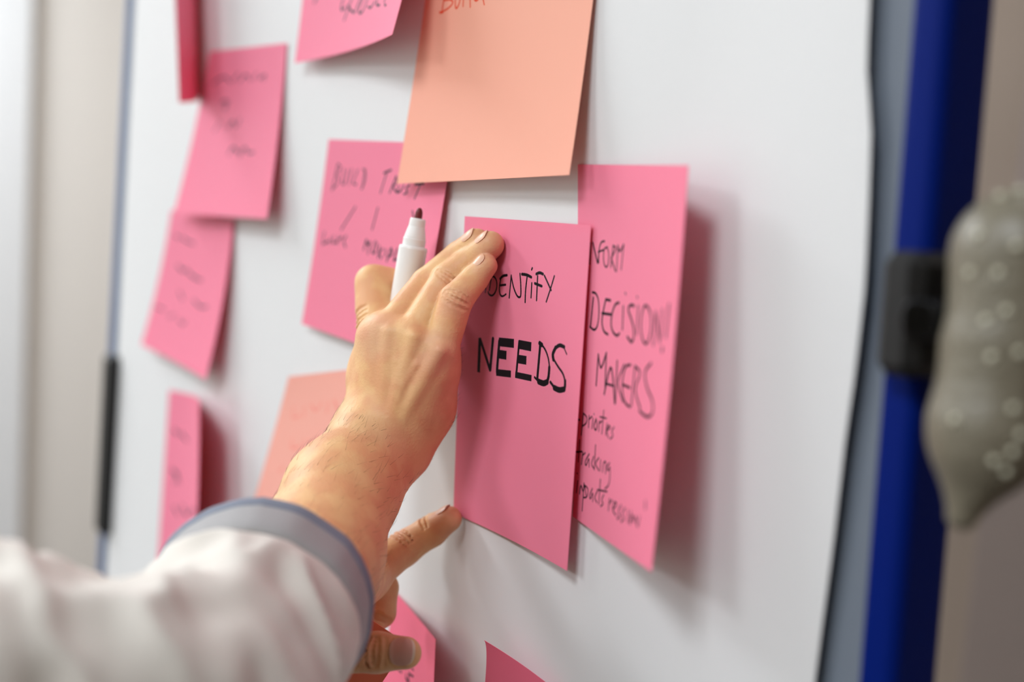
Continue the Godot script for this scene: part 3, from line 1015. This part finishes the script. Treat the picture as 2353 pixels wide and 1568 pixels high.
	static func commit(all: Array) -> ArrayMesh:
		var v := PackedVector3Array()
		var nor := PackedVector3Array()
		var col := PackedColorArray()
		var ix := PackedInt32Array()
		for s in all:
			var o := v.size()
			v.append_array(s[0])
			nor.append_array(s[1])
			col.append_array(s[2])
			for k in s[3]:
				ix.append(k + o)
		var a := []
		a.resize(Mesh.ARRAY_MAX)
		a[Mesh.ARRAY_VERTEX] = v
		a[Mesh.ARRAY_NORMAL] = nor
		if col.size():
			a[Mesh.ARRAY_COLOR] = col
		a[Mesh.ARRAY_INDEX] = ix
		var m := ArrayMesh.new()
		m.add_surface_from_arrays(Mesh.PRIMITIVE_TRIANGLES, a)
		return m


# ------------------------------------------------------------------ the person: two arms in a white shirt with rolled cuffs
func person() -> void:
	var t := thing("person", "person in white shirt with rolled grey cuffs pressing a pink note with both hands", "person", Vector3.ZERO)
	var skin := mat(Color.WHITE, 0.5)
	skin.vertex_color_use_as_albedo = true
	skin.metallic_specular = 0.42
	skin.subsurf_scatter_enabled = true
	skin.subsurf_scatter_strength = 0.06
	relief(skin, noise_texture(0.06, FastNoiseLite.TYPE_CELLULAR, 512, 2, 5), 22.0, 0.12)
	var nail := mat(Color.WHITE, 0.3)
	var shade := Gradient.new()
	shade.offsets = PackedFloat32Array([0.0, 0.07, 0.11, 0.8, 0.95])
	shade.colors = PackedColorArray([Color(0.93, 0.86, 0.78), Color(0.93, 0.84, 0.76), Color(0.85, 0.66, 0.60), Color(0.84, 0.64, 0.58), Color(0.88, 0.72, 0.66)])
	var bed := GradientTexture2D.new()
	bed.gradient = shade
	bed.width = 16
	bed.height = 128
	bed.fill_from = Vector2(0, 0)
	bed.fill_to = Vector2(0, 1)
	nail.albedo_texture = bed
	nail.clearcoat_enabled = true
	nail.clearcoat = 0.25
	right_arm(t, skin, nail)
	left_arm(t, skin, nail)
	clothes(t)


var spots := []   # [position, radius, colour shift, strength] of the skin's own colour
var mottle := FastNoiseLite.new()

func skin_colour(p: Vector3, _n: Vector3) -> Color:
	var c := Color(0.80, 0.485, 0.228)
	var m := mottle.get_noise_3dv(p * 1000.0)
	c = c.lerp(Color(0.73, 0.355, 0.175), clampf(0.5 + m * 1.9, 0.0, 1.0) * 0.75)
	for s in spots:
		var d: float = p.distance_to(s[0]) / s[1]
		if d < 1.0:
			c = c.lerp(s[2], (1.0 - d * d) * s[3])
	return c


func finger(sdf: Field, j: Array, r: Array, k := 0.0012) -> void:
	sdf.add(j[0], j[1], r[0], r[1], k)
	sdf.add(j[1], j[2], r[1], r[2], k)
	sdf.add(j[2], j[3], r[2], r[3], k)


# short creases across a joint's back
func creases(sdf: Field, at: Vector3, along: Vector3, out: Vector3, r: float, offs: Array, depth := 0.0005, arc := 0.9) -> void:
	along = along.normalized()
	var side := along.cross(out).normalized()
	out = side.cross(along).normalized()
	for o in offs:
		var last := Vector3.INF
		for s in 7:
			var a := (s / 6.0 - 0.5) * 2.0 * arc
			var bend: float = o[1] * (a * a / (arc * arc)) if o is Array else 0.0
			var shift: float = o[0] if o is Array else o
			var p := at + along * (shift + bend) + (out * cos(a) + side * sin(a)) * (r + 0.0001)
			if last != Vector3.INF:
				sdf.add(last, p, depth, depth, 0.0012, true)
			last = p


func right_arm(t: Node3D, skin: Material, nail: Material) -> void:
	mottle.frequency = 0.06
	mottle.fractal_octaves = 3
	var pinky := [Vector3(-0.0234, 1.4959, 0.0331), Vector3(-0.0234, 1.5210, 0.0253), Vector3(-0.0236, 1.5320, 0.0149), Vector3(-0.0203, 1.5387, 0.0109)]
	var ring := [Vector3(-0.0348, 1.5012, 0.0411), Vector3(-0.0387, 1.5296, 0.0208), Vector3(-0.0336, 1.5409, 0.0100), Vector3(-0.0228, 1.5491, 0.0073)]
	var middle := [Vector3(-0.0480, 1.5018, 0.0473), Vector3(-0.0530, 1.5261, 0.0240), Vector3(-0.0445, 1.5417, 0.0112), Vector3(-0.0336, 1.5498, 0.0084)]
	var index := [Vector3(-0.0561, 1.4980, 0.0488), Vector3(-0.0848, 1.5093, 0.0195), Vector3(-0.0849, 1.5153, 0.0117), Vector3(-0.0809, 1.5200, 0.0089)]
	var thumb := [Vector3(-0.0654, 1.4764, 0.0433), Vector3(-0.0807, 1.5028, 0.0356), Vector3(-0.0940, 1.5224, 0.0316), Vector3(-0.0919, 1.5234, 0.0251)]
	var carpus := [Vector3(-0.0407, 1.4531, 0.0424), Vector3(-0.0423, 1.4541, 0.0479), Vector3(-0.0481, 1.4554, 0.0505), Vector3(-0.0541, 1.4564, 0.0483)]
	var hypo := [Vector3(-0.0324, 1.4833, 0.0307), Vector3(-0.0393, 1.4639, 0.0300), Vector3(-0.0431, 1.4419, 0.0357)]
	var arm := [Vector3(-0.0495, 1.4452, 0.0525), Vector3(-0.0322, 1.4257, 0.0785), Vector3(-0.0061, 1.4057, 0.1026), Vector3(0.0348, 1.3953, 0.1388)]
	var ulna := [Vector3(-0.0418, 1.4396, 0.0447), Vector3(-0.0315, 1.4235, 0.0641)]
	var corner_ := [Vector3(-0.0959, 1.5245, 0.0339), Vector3(-0.0868, 1.5101, 0.0358)]
	var back := Vector3(0.853, 0.106, 0.511)   # out of the back of the hand
	var palm := -back
	var sdf := Field.new(0.001)
	# palm: four metacarpals, their soft underside, heel and ball of the thumb
	var mcp := [pinky[0], ring[0], middle[0], index[0]]
	var mr := [0.0098, 0.0105, 0.011, 0.0108]
	for i in 4:
		sdf.add(carpus[i], mcp[i], 0.0135, mr[i], 0.008)
	for i in 4:
		sdf.add(carpus[i] + palm * 0.014, mcp[i] + palm * 0.010, 0.013, 0.0095, 0.008)
	sdf.add(hypo[0], hypo[1], 0.0135, 0.0145, 0.008)
	sdf.add(hypo[1], hypo[2], 0.0145, 0.0125, 0.008)
	sdf.add(carpus[3], thumb[0], 0.0135, 0.0138, 0.010)
	sdf.add(thumb[0], thumb[1], 0.0138, 0.0118, 0.006)
	sdf.add(index[0], thumb[0], 0.009, 0.011, 0.008)
	# wrist and forearm
	sdf.add(carpus[1] + palm * 0.006, arm[0], 0.017, 0.0195, 0.012)
	sdf.add(arm[0], arm[1], 0.0205, 0.0255, 0.012)
	sdf.add(arm[1], arm[2], 0.0255, 0.0285, 0.012)
	sdf.add(arm[2], arm[3], 0.0285, 0.0320, 0.012)
	sdf.add(ulna[0], ulna[1], 0.0125, 0.013, 0.010)
	# fingers
	finger(sdf, middle, [0.0100, 0.0090, 0.0080, 0.0070])
	finger(sdf, index, [0.0100, 0.0088, 0.0078, 0.0068])
	finger(sdf, ring, [0.0098, 0.0090, 0.0080, 0.0070])
	finger(sdf, pinky, [0.0092, 0.0084, 0.0070, 0.0058])
	sdf.add(thumb[1], thumb[2], 0.0118, 0.0104, 0.003)
	sdf.add(thumb[2], thumb[3], 0.0098, 0.0090, 0.003)
	sdf.add(corner_[0], corner_[1], 0.0075, 0.0092, 0.004)
	# knuckle pads
	for f in [[pinky, 0.0080], [ring, 0.0086]]:
		sdf.add(f[0][1] + back * 0.0026, f[0][1] + back * 0.0026, f[1] * 0.72, f[1] * 0.72, 0.004)
	# tendons and veins over the back
	for i in 4:
		sdf.add(mcp[i] + back * (mr[i] - 0.0010), (carpus[i] + carpus[1]) / 2.0 + back * 0.0124, 0.0030, 0.0021, 0.0036)
	var vein := func(pts: Array, r: float) -> void:
		for k in pts.size() - 1:
			sdf.add(pts[k] + back * 0.0003, pts[k + 1] + back * 0.0003, r * 1.2, r * 1.2, 0.0024)
	var over := func(i: float, s: float, lift: float) -> Vector3:
		var k := mini(int(i), 2)
		var m: Vector3 = mcp[k].lerp(mcp[k + 1], i - k)
		var c: Vector3 = carpus[k].lerp(carpus[k + 1], i - k)
		return m.lerp(c, s) + back * (lerpf(0.0103, 0.0128, s) + lift)
	vein.call([over.call(0.5, 0.12, -0.003), over.call(0.6, 0.25, -0.0004), over.call(0.9, 0.5, 0.0), over.call(1.2, 0.95, 0.0)], 0.0011)
	vein.call([over.call(1.5, 0.1, -0.003), over.call(1.45, 0.28, -0.0002), over.call(1.2, 0.5, 0.0), over.call(1.2, 0.95, 0.0)], 0.0012)
	vein.call([over.call(2.5, 0.15, -0.003), over.call(2.35, 0.4, -0.0002), over.call(2.2, 0.9, 0.0)], 0.0011)
	vein.call([over.call(0.1, 0.55, -0.003), over.call(0.5, 0.7, -0.0003), over.call(1.1, 0.8, 0.0)], 0.0009)
	# creases
	var up := func(f: Array, k: int) -> Vector3: return f[k + 1] - f[k - 1]
	creases(sdf, pinky[1], up.call(pinky, 1), back, 0.0090, [[-0.0046, 0.0016], [-0.0012, 0.0008], [0.0022, -0.0012]], 0.0006)
	creases(sdf, ring[1], up.call(ring, 1), back, 0.0098, [[-0.0036, 0.0014], [0.0002, -0.0004]], 0.0006)
	var tout: Vector3 = (carpus[3] - carpus[0]).normalized()
	creases(sdf, thumb[1] + (thumb[2] - thumb[1]) * 0.12, thumb[2] - thumb[1], tout + back * 0.3, 0.0121, [[-0.0090, 0.001], [-0.0060, 0.0008], [-0.0030, 0.0006], [0.0, 0.0004], [0.0030, 0.0]], 0.0006, 1.1)
	var nails := [nail_shape(pinky[2], pinky[3], 0.0058, Vector3(-0.0490, 0.6227, 0.7804), 0.0066, 0.66, 0.0), nail_shape(ring[2], ring[3], 0.0070, Vector3(-0.1547, 0.7098, 0.6879), 0.0080, 0.62, 0.0), nail_shape(middle[2], middle[3], 0.0070, Vector3(-0.0654, 0.6507, 0.7465), 0.0080, 0.62, 0.0)]
	spots = [[pinky[1] + back * 0.008, 0.011, Color(0.68, 0.33, 0.22), 0.45], [ring[1] + back * 0.008, 0.011, Color(0.68, 0.35, 0.23), 0.35],
		[pinky[3], 0.011, Color(0.74, 0.36, 0.25), 0.5], [ring[3], 0.012, Color(0.74, 0.38, 0.27), 0.4], [hypo[0], 0.028, Color(0.72, 0.36, 0.24), 0.45],
		[pinky[0] + back * 0.01, 0.014, Color(0.72, 0.40, 0.27), 0.4], [index[0] + back * 0.01, 0.016, Color(0.72, 0.38, 0.28), 0.45], [arm[0] + back * 0.02, 0.02, Color(0.70, 0.36, 0.22), 0.35]]
	var pale := mat(Color(0.87, 0.675, 0.55), 0.4)
	var split := 1.452
	var hand_box := AABB(Vector3(-1, split, -1), Vector3(2, 1, 2))
	var near := sdf.arrays(hand_box, skin_colour)
	sdf.cell = 0.002
	var rest := sdf.arrays(AABB(Vector3(-1, 0, -1), Vector3(2, split + 0.010, 2)), skin_colour)
	part(t, "arm", Field.commit([near, rest]), skin)
	arm_hair(t, [near, rest], arm, back)
	for f in nails:
		part(t, "fingernail", sheet_mesh(f, 14, 14, 0.0004), pale)


# short dark hairs lying along the forearm and the wrist
func arm_hair(t: Node3D, skins: Array, arm: Array, back: Vector3) -> void:
	var rng := RandomNumberGenerator.new()
	rng.seed = 7
	var st := SurfaceTool.new()
	st.begin(Mesh.PRIMITIVE_TRIANGLES)
	var made := 0
	while made < 800:
		var s: Array = skins[0] if rng.randf() < 0.45 else skins[1]
		var k := rng.randi_range(0, s[0].size() - 1)
		var p: Vector3 = s[0][k]
		var n: Vector3 = s[1][k]
		var thumb_side := p.y > 1.475
		if n.dot(back) < -0.25 or p.y > 1.500 or (thumb_side and rng.randf() < 0.6) or n.x > 0.85:
			made += 0 if rng.randf() < 0.97 else 1
			continue
		made += 1
		var along: Vector3 = (arm[0] - arm[1]).normalized()
		along = (along + n.cross(along) * rng.randf_range(-0.9, 0.3) + n * 0.25).normalized()
		var long := rng.randf_range(0.004, 0.009)
		var a := p
		var w := rng.randf_range(0.000025, 0.00005)
		var dir := along
		for seg in 3:
			var b := a + dir * long / 3.0
			dir = (dir - n * 0.16).normalized()
			var w1 := w * (1.0 - (seg + 1) / 3.4)
			var x := dir.cross(n).normalized()
			for e in [[x, n], [n, -x], [-x, -n], [-n, x]]:
				for q in [a + e[0] * w, b + e[0] * w1, a + e[1] * w, a + e[1] * w, b + e[0] * w1, b + e[1] * w1]:
					st.set_normal((e[0] + e[1]).normalized())
					st.add_vertex(q)
			a = b
			w = w1
	var hair := part(t, "arm_hair", st.commit(), mat(Color(0.20, 0.13, 0.09), 0.5))
	hair.set_meta("kind", "stuff")


# a nail curved round the last joint of a finger: a point function of (u, v), v = 0 at the free edge
func nail_shape(joint: Vector3, tip: Vector3, r: float, out: Vector3, long: float, arc: float, lift := 0.0002) -> Callable:
	var along := (tip - joint).normalized()
	out = (out - along * out.dot(along)).normalized()
	var side := along.cross(out)
	return func(u: float, v: float) -> Vector3:
		var a := (u - 0.5) * 2.0 * arc
		var edge := 0.35 + 0.65 * sqrt(maxf(1.0 - pow(absf(u - 0.5) * 2.0, 2.4), 0.0))
		var s := lerpf(-long * 0.48, long * 0.52, 0.5 + (0.5 - v) * edge)
		var rad := r - maxf(s, 0.0) * maxf(s, 0.0) * 0.36 / r + lift
		return tip + along * s + (out * cos(a) - side * sin(a)) * rad


# the fold of skin round a nail
func nail_fold(sdf: Field, f: Callable) -> void:
	var path := []
	for k in 9:
		path.append(f.call(0.0, 0.2 + 0.8 * k / 8.0))
	for k in range(1, 13):
		path.append(f.call(k / 12.0, 1.0))
	for k in range(1, 9):
		path.append(f.call(1.0, 1.0 - 0.8 * k / 8.0))
	for k in path.size() - 1:
		sdf.add(path[k], path[k + 1], 0.0005, 0.0005, 0.0008, true)


func left_arm(t: Node3D, skin: Material, nail: Material) -> void:
	var index := [Vector3(-0.0481, 1.3771, 0.0520), Vector3(-0.0569, 1.3855, 0.0270), Vector3(-0.0519, 1.3953, 0.0130), Vector3(-0.0426, 1.4036, 0.0085)]
	var middle := [Vector3(-0.0561, 1.3722, 0.0560), Vector3(-0.0574, 1.3655, 0.0380), Vector3(-0.0543, 1.3535, 0.0400), Vector3(-0.0524, 1.3509, 0.0450)]
	var thumb := [Vector3(0.0005, 1.3647, 0.1179), Vector3(0.0057, 1.3628, 0.0990), Vector3(0.0153, 1.3636, 0.0804), Vector3(0.0243, 1.3649, 0.0712)]
	var palm := [Vector3(-0.0052, 1.3918, 0.0953), Vector3(-0.0084, 1.3794, 0.1018), Vector3(-0.0089, 1.3654, 0.1051)]
	var arm := [Vector3(-0.0206, 1.3653, 0.1040), Vector3(-0.0072, 1.3383, 0.1419), Vector3(0.0125, 1.3081, 0.1887)]
	var back := Vector3(0.793, 0.368, 0.485)   # out of the thumb's nail
	var sdf := Field.new(0.0009)
	sdf.add(palm[0], index[0], 0.017, 0.0125, 0.010)
	sdf.add(palm[1], middle[0], 0.018, 0.0125, 0.010)
	sdf.add(palm[1], palm[2], 0.019, 0.019, 0.010)
	sdf.add(palm[2], thumb[0], 0.018, 0.0150, 0.010)
	sdf.add(palm[1], arm[0], 0.019, 0.021, 0.012)
	sdf.add(arm[0], arm[1], 0.022, 0.028, 0.012)
	sdf.add(arm[1], arm[2], 0.028, 0.034, 0.012)
	finger(sdf, index, [0.0108, 0.0092, 0.0082, 0.0068], 0.003)
	finger(sdf, middle, [0.0108, 0.0086, 0.0082, 0.0074], 0.0012)
	sdf.add(thumb[0], thumb[1], 0.0140, 0.0092, 0.004)
	sdf.add(thumb[1], thumb[2], 0.0092, 0.0088, 0.003)
	sdf.add(thumb[2], thumb[3], 0.0088, 0.0073, 0.003)
	var th: Vector3 = thumb[3] - thumb[2]
	creases(sdf, thumb[2], th, back, 0.0088, [[-0.0062, 0.0004], [-0.0032, 0.0014], [0.0000, 0.0003], [0.0026, -0.0010], [0.0060, -0.0012]], 0.0006, 0.8)
	creases(sdf, index[1], index[2] - index[0], Vector3(0.1, 0.9, 0.45), 0.0093, [[-0.0036, 0.001], [-0.0002, 0.0006], [0.0034, -0.0006]], 0.0006, 0.9)
	creases(sdf, index[2], index[3] - index[1], Vector3(0.1, 0.9, 0.45), 0.0083, [[-0.0012, 0.0004], [0.0018, -0.0004]], 0.0005, 0.7)
	spots = [[index[3], 0.012, Color(0.76, 0.34, 0.22), 0.6], [index[1] + Vector3(0, 0.008, 0), 0.012, Color(0.72, 0.38, 0.26), 0.4], [thumb[2] + back * 0.008, 0.011, Color(0.68, 0.33, 0.22), 0.4], [middle[2], 0.02, Color(0.66, 0.33, 0.21), 0.4]]
	var nails := [nail_shape(thumb[2], thumb[3], 0.0075, (back + Vector3(0, 0.12, 0)).normalized(), 0.0112, 0.86), nail_shape(index[2], index[3], 0.0068, Vector3(-0.35, 0.85, 0.35), 0.0075, 0.7, 0.0)]
	nail_fold(sdf, nails[0])
	# folds of the curled finger
	for f in [[Vector3(-0.0546, 1.3626, 0.0512), Vector3(-0.0508, 1.3654, 0.0463)], [Vector3(-0.0508, 1.3654, 0.0463), Vector3(-0.0504, 1.3696, 0.0406)], [Vector3(-0.0522, 1.3547, 0.0510), Vector3(-0.0468, 1.3550, 0.0458)], [Vector3(-0.0468, 1.3550, 0.0458), Vector3(-0.0455, 1.3519, 0.0396)]]:
		sdf.add(f[0] - back * 0.0016, f[1] - back * 0.0016, 0.0017, 0.0015, 0.0025, true)
	var near := sdf.arrays(AABB(Vector3(-0.0850, 1.3000, -0.0050), Vector3(0.1500, 0.1500, 0.1500)), skin_colour)
	sdf.cell = 0.0025
	var rest := sdf.arrays(AABB(Vector3(-1, 0, -1), Vector3(1 + (-0.081), 3, 3)), skin_colour)
	part(t, "arm", Field.commit([near, rest]), skin)
	part(t, "fingernail", sheet_mesh(nails[0], 18, 18, 0.0004), nail)
	part(t, "fingernail", sheet_mesh(nails[1], 14, 14, 0.0004), mat(Color(0.87, 0.675, 0.55), 0.4))


# ------------------------------------------------------------------ sleeves
func spline(p: Array, s: float) -> Vector3:
	var k := clampi(int(s), 0, p.size() - 2)
	return p[k].cubic_interpolate(p[k + 1], p[maxi(k - 1, 0)], p[mini(k + 2, p.size() - 1)], s - k)


func sleeve_mesh(p: Array, radii: Array, seed_: int, from := 0.0) -> ArrayMesh:
	var fold := FastNoiseLite.new()
	fold.seed = seed_
	fold.frequency = 1.0
	fold.fractal_octaves = 2
	var rings := []
	var steps := 110
	for k in steps + 1:
		var s := lerpf(from, p.size() - 1.0, float(k) / steps)
		var c := spline(p, s)
		var b := frame_along(spline(p, s + 0.05) - spline(p, s - 0.05), Vector3(0.1, 0.75, -0.6))
		var i := clampi(int(s), 0, radii.size() - 2)
		var r := lerpf(radii[i], radii[i + 1], smoothstep(0.0, 1.0, s - i))
		var ring := []
		for q in 96:
			var a := TAU * q / 96.0
			var d := b.x * cos(a) + b.y * sin(a)
			var w := c + d * r
			# cloth folds: ridges that run slanting round the sleeve
			var g := fold.get_noise_3d(w.x * 19.0 + w.y * 8.0, w.y * 11.0 - w.x * 8.0, w.z * 20.0)
			var ridge := 1.0 - absf(g) * 2.6
			var amount := clampf((s - from - 0.15) * 1.6, 0.0, 1.0)
			ring.append(c + d * (r + (ridge * 0.0042 + fold.get_noise_3dv(w * 9.0) * 0.007) * amount))
		rings.append(ring)
	rings.reverse()
	return loft(rings)


func clothes(t: Node3D) -> void:
	var cloth := mat(Color(0.885, 0.862, 0.825), 0.85)
	cloth.rim_enabled = true
	cloth.rim = 0.25
	relief(cloth, noise_texture(0.35, FastNoiseLite.TYPE_SIMPLEX_SMOOTH, 256, 2, 3), 45.0, 0.12)
	var lining := mat(Color(0.66, 0.655, 0.655), 0.85)
	relief(lining, noise_texture(0.35, FastNoiseLite.TYPE_SIMPLEX_SMOOTH, 256, 2, 6), 60.0, 0.15)
	var p := [Vector3(0.0312, 1.3962, 0.1471), Vector3(0.0486, 1.3932, 0.1613), Vector3(0.0715, 1.3870, 0.1925), Vector3(0.0785, 1.3911, 0.2301), Vector3(0.0669, 1.3959, 0.2659), Vector3(0.0254, 1.3855, 0.3081), Vector3(-0.0865, 1.3689, 0.3835)]
	part(t, "sleeve", sleeve_mesh(p, [0.0375, 0.0415, 0.0445, 0.0470, 0.052, 0.058, 0.075], 3), cloth)
	var cuff_ := part(t, "cuff", cuff_mesh(p, 0.0420), lining)
	part(cuff_, "cuff_edge", cuff_mesh(p, 0.0424, 0.0040, 0.0031, 0.0085), mat(Color(0.50, 0.525, 0.58), 0.85))
	cuff_.set_meta("label", "rolled grey cuff of the near sleeve")
	var q := [Vector3(-0.0021, 1.3309, 0.1533), Vector3(0.0125, 1.3081, 0.1887), Vector3(0.0285, 1.2790, 0.2404), Vector3(0.0099, 1.2417, 0.3071)]
	part(t, "sleeve", sleeve_mesh(q, [0.040, 0.045, 0.05, 0.06], 8), cloth)
	part(t, "cuff", cuff_mesh(q, 0.043), lining)


# a rolled band of cloth round the start of a sleeve
func cuff_mesh(p: Array, r: float, half := 0.0105, thick := 0.0028, shift := 0.0) -> ArrayMesh:
	var b := frame_along(p[0] - spline(p, 0.6))
	var rings := []
	var wave := FastNoiseLite.new()
	wave.frequency = 0.35
	for k in 97:
		var a := TAU * k / 96.0
		var d := b.x * cos(a) + b.y * sin(a)
		var ring := []
		var rr := r + 0.0012 * wave.get_noise_2d(cos(a) * 4.0, sin(a) * 4.0)
		for s in 28:
			var e := TAU * s / 28.0
			var cx := signf(cos(e)) * pow(absf(cos(e)), 0.75) * half + shift
			var cy := signf(sin(e)) * pow(absf(sin(e)), 0.75) * thick
			ring.append(p[0] + b.z * (cx + 0.001 * sin(a * 3.0)) + d * (rr + cy + 0.0012 * cx / 0.0105))
		rings.append(ring)
	return loft(rings, false)
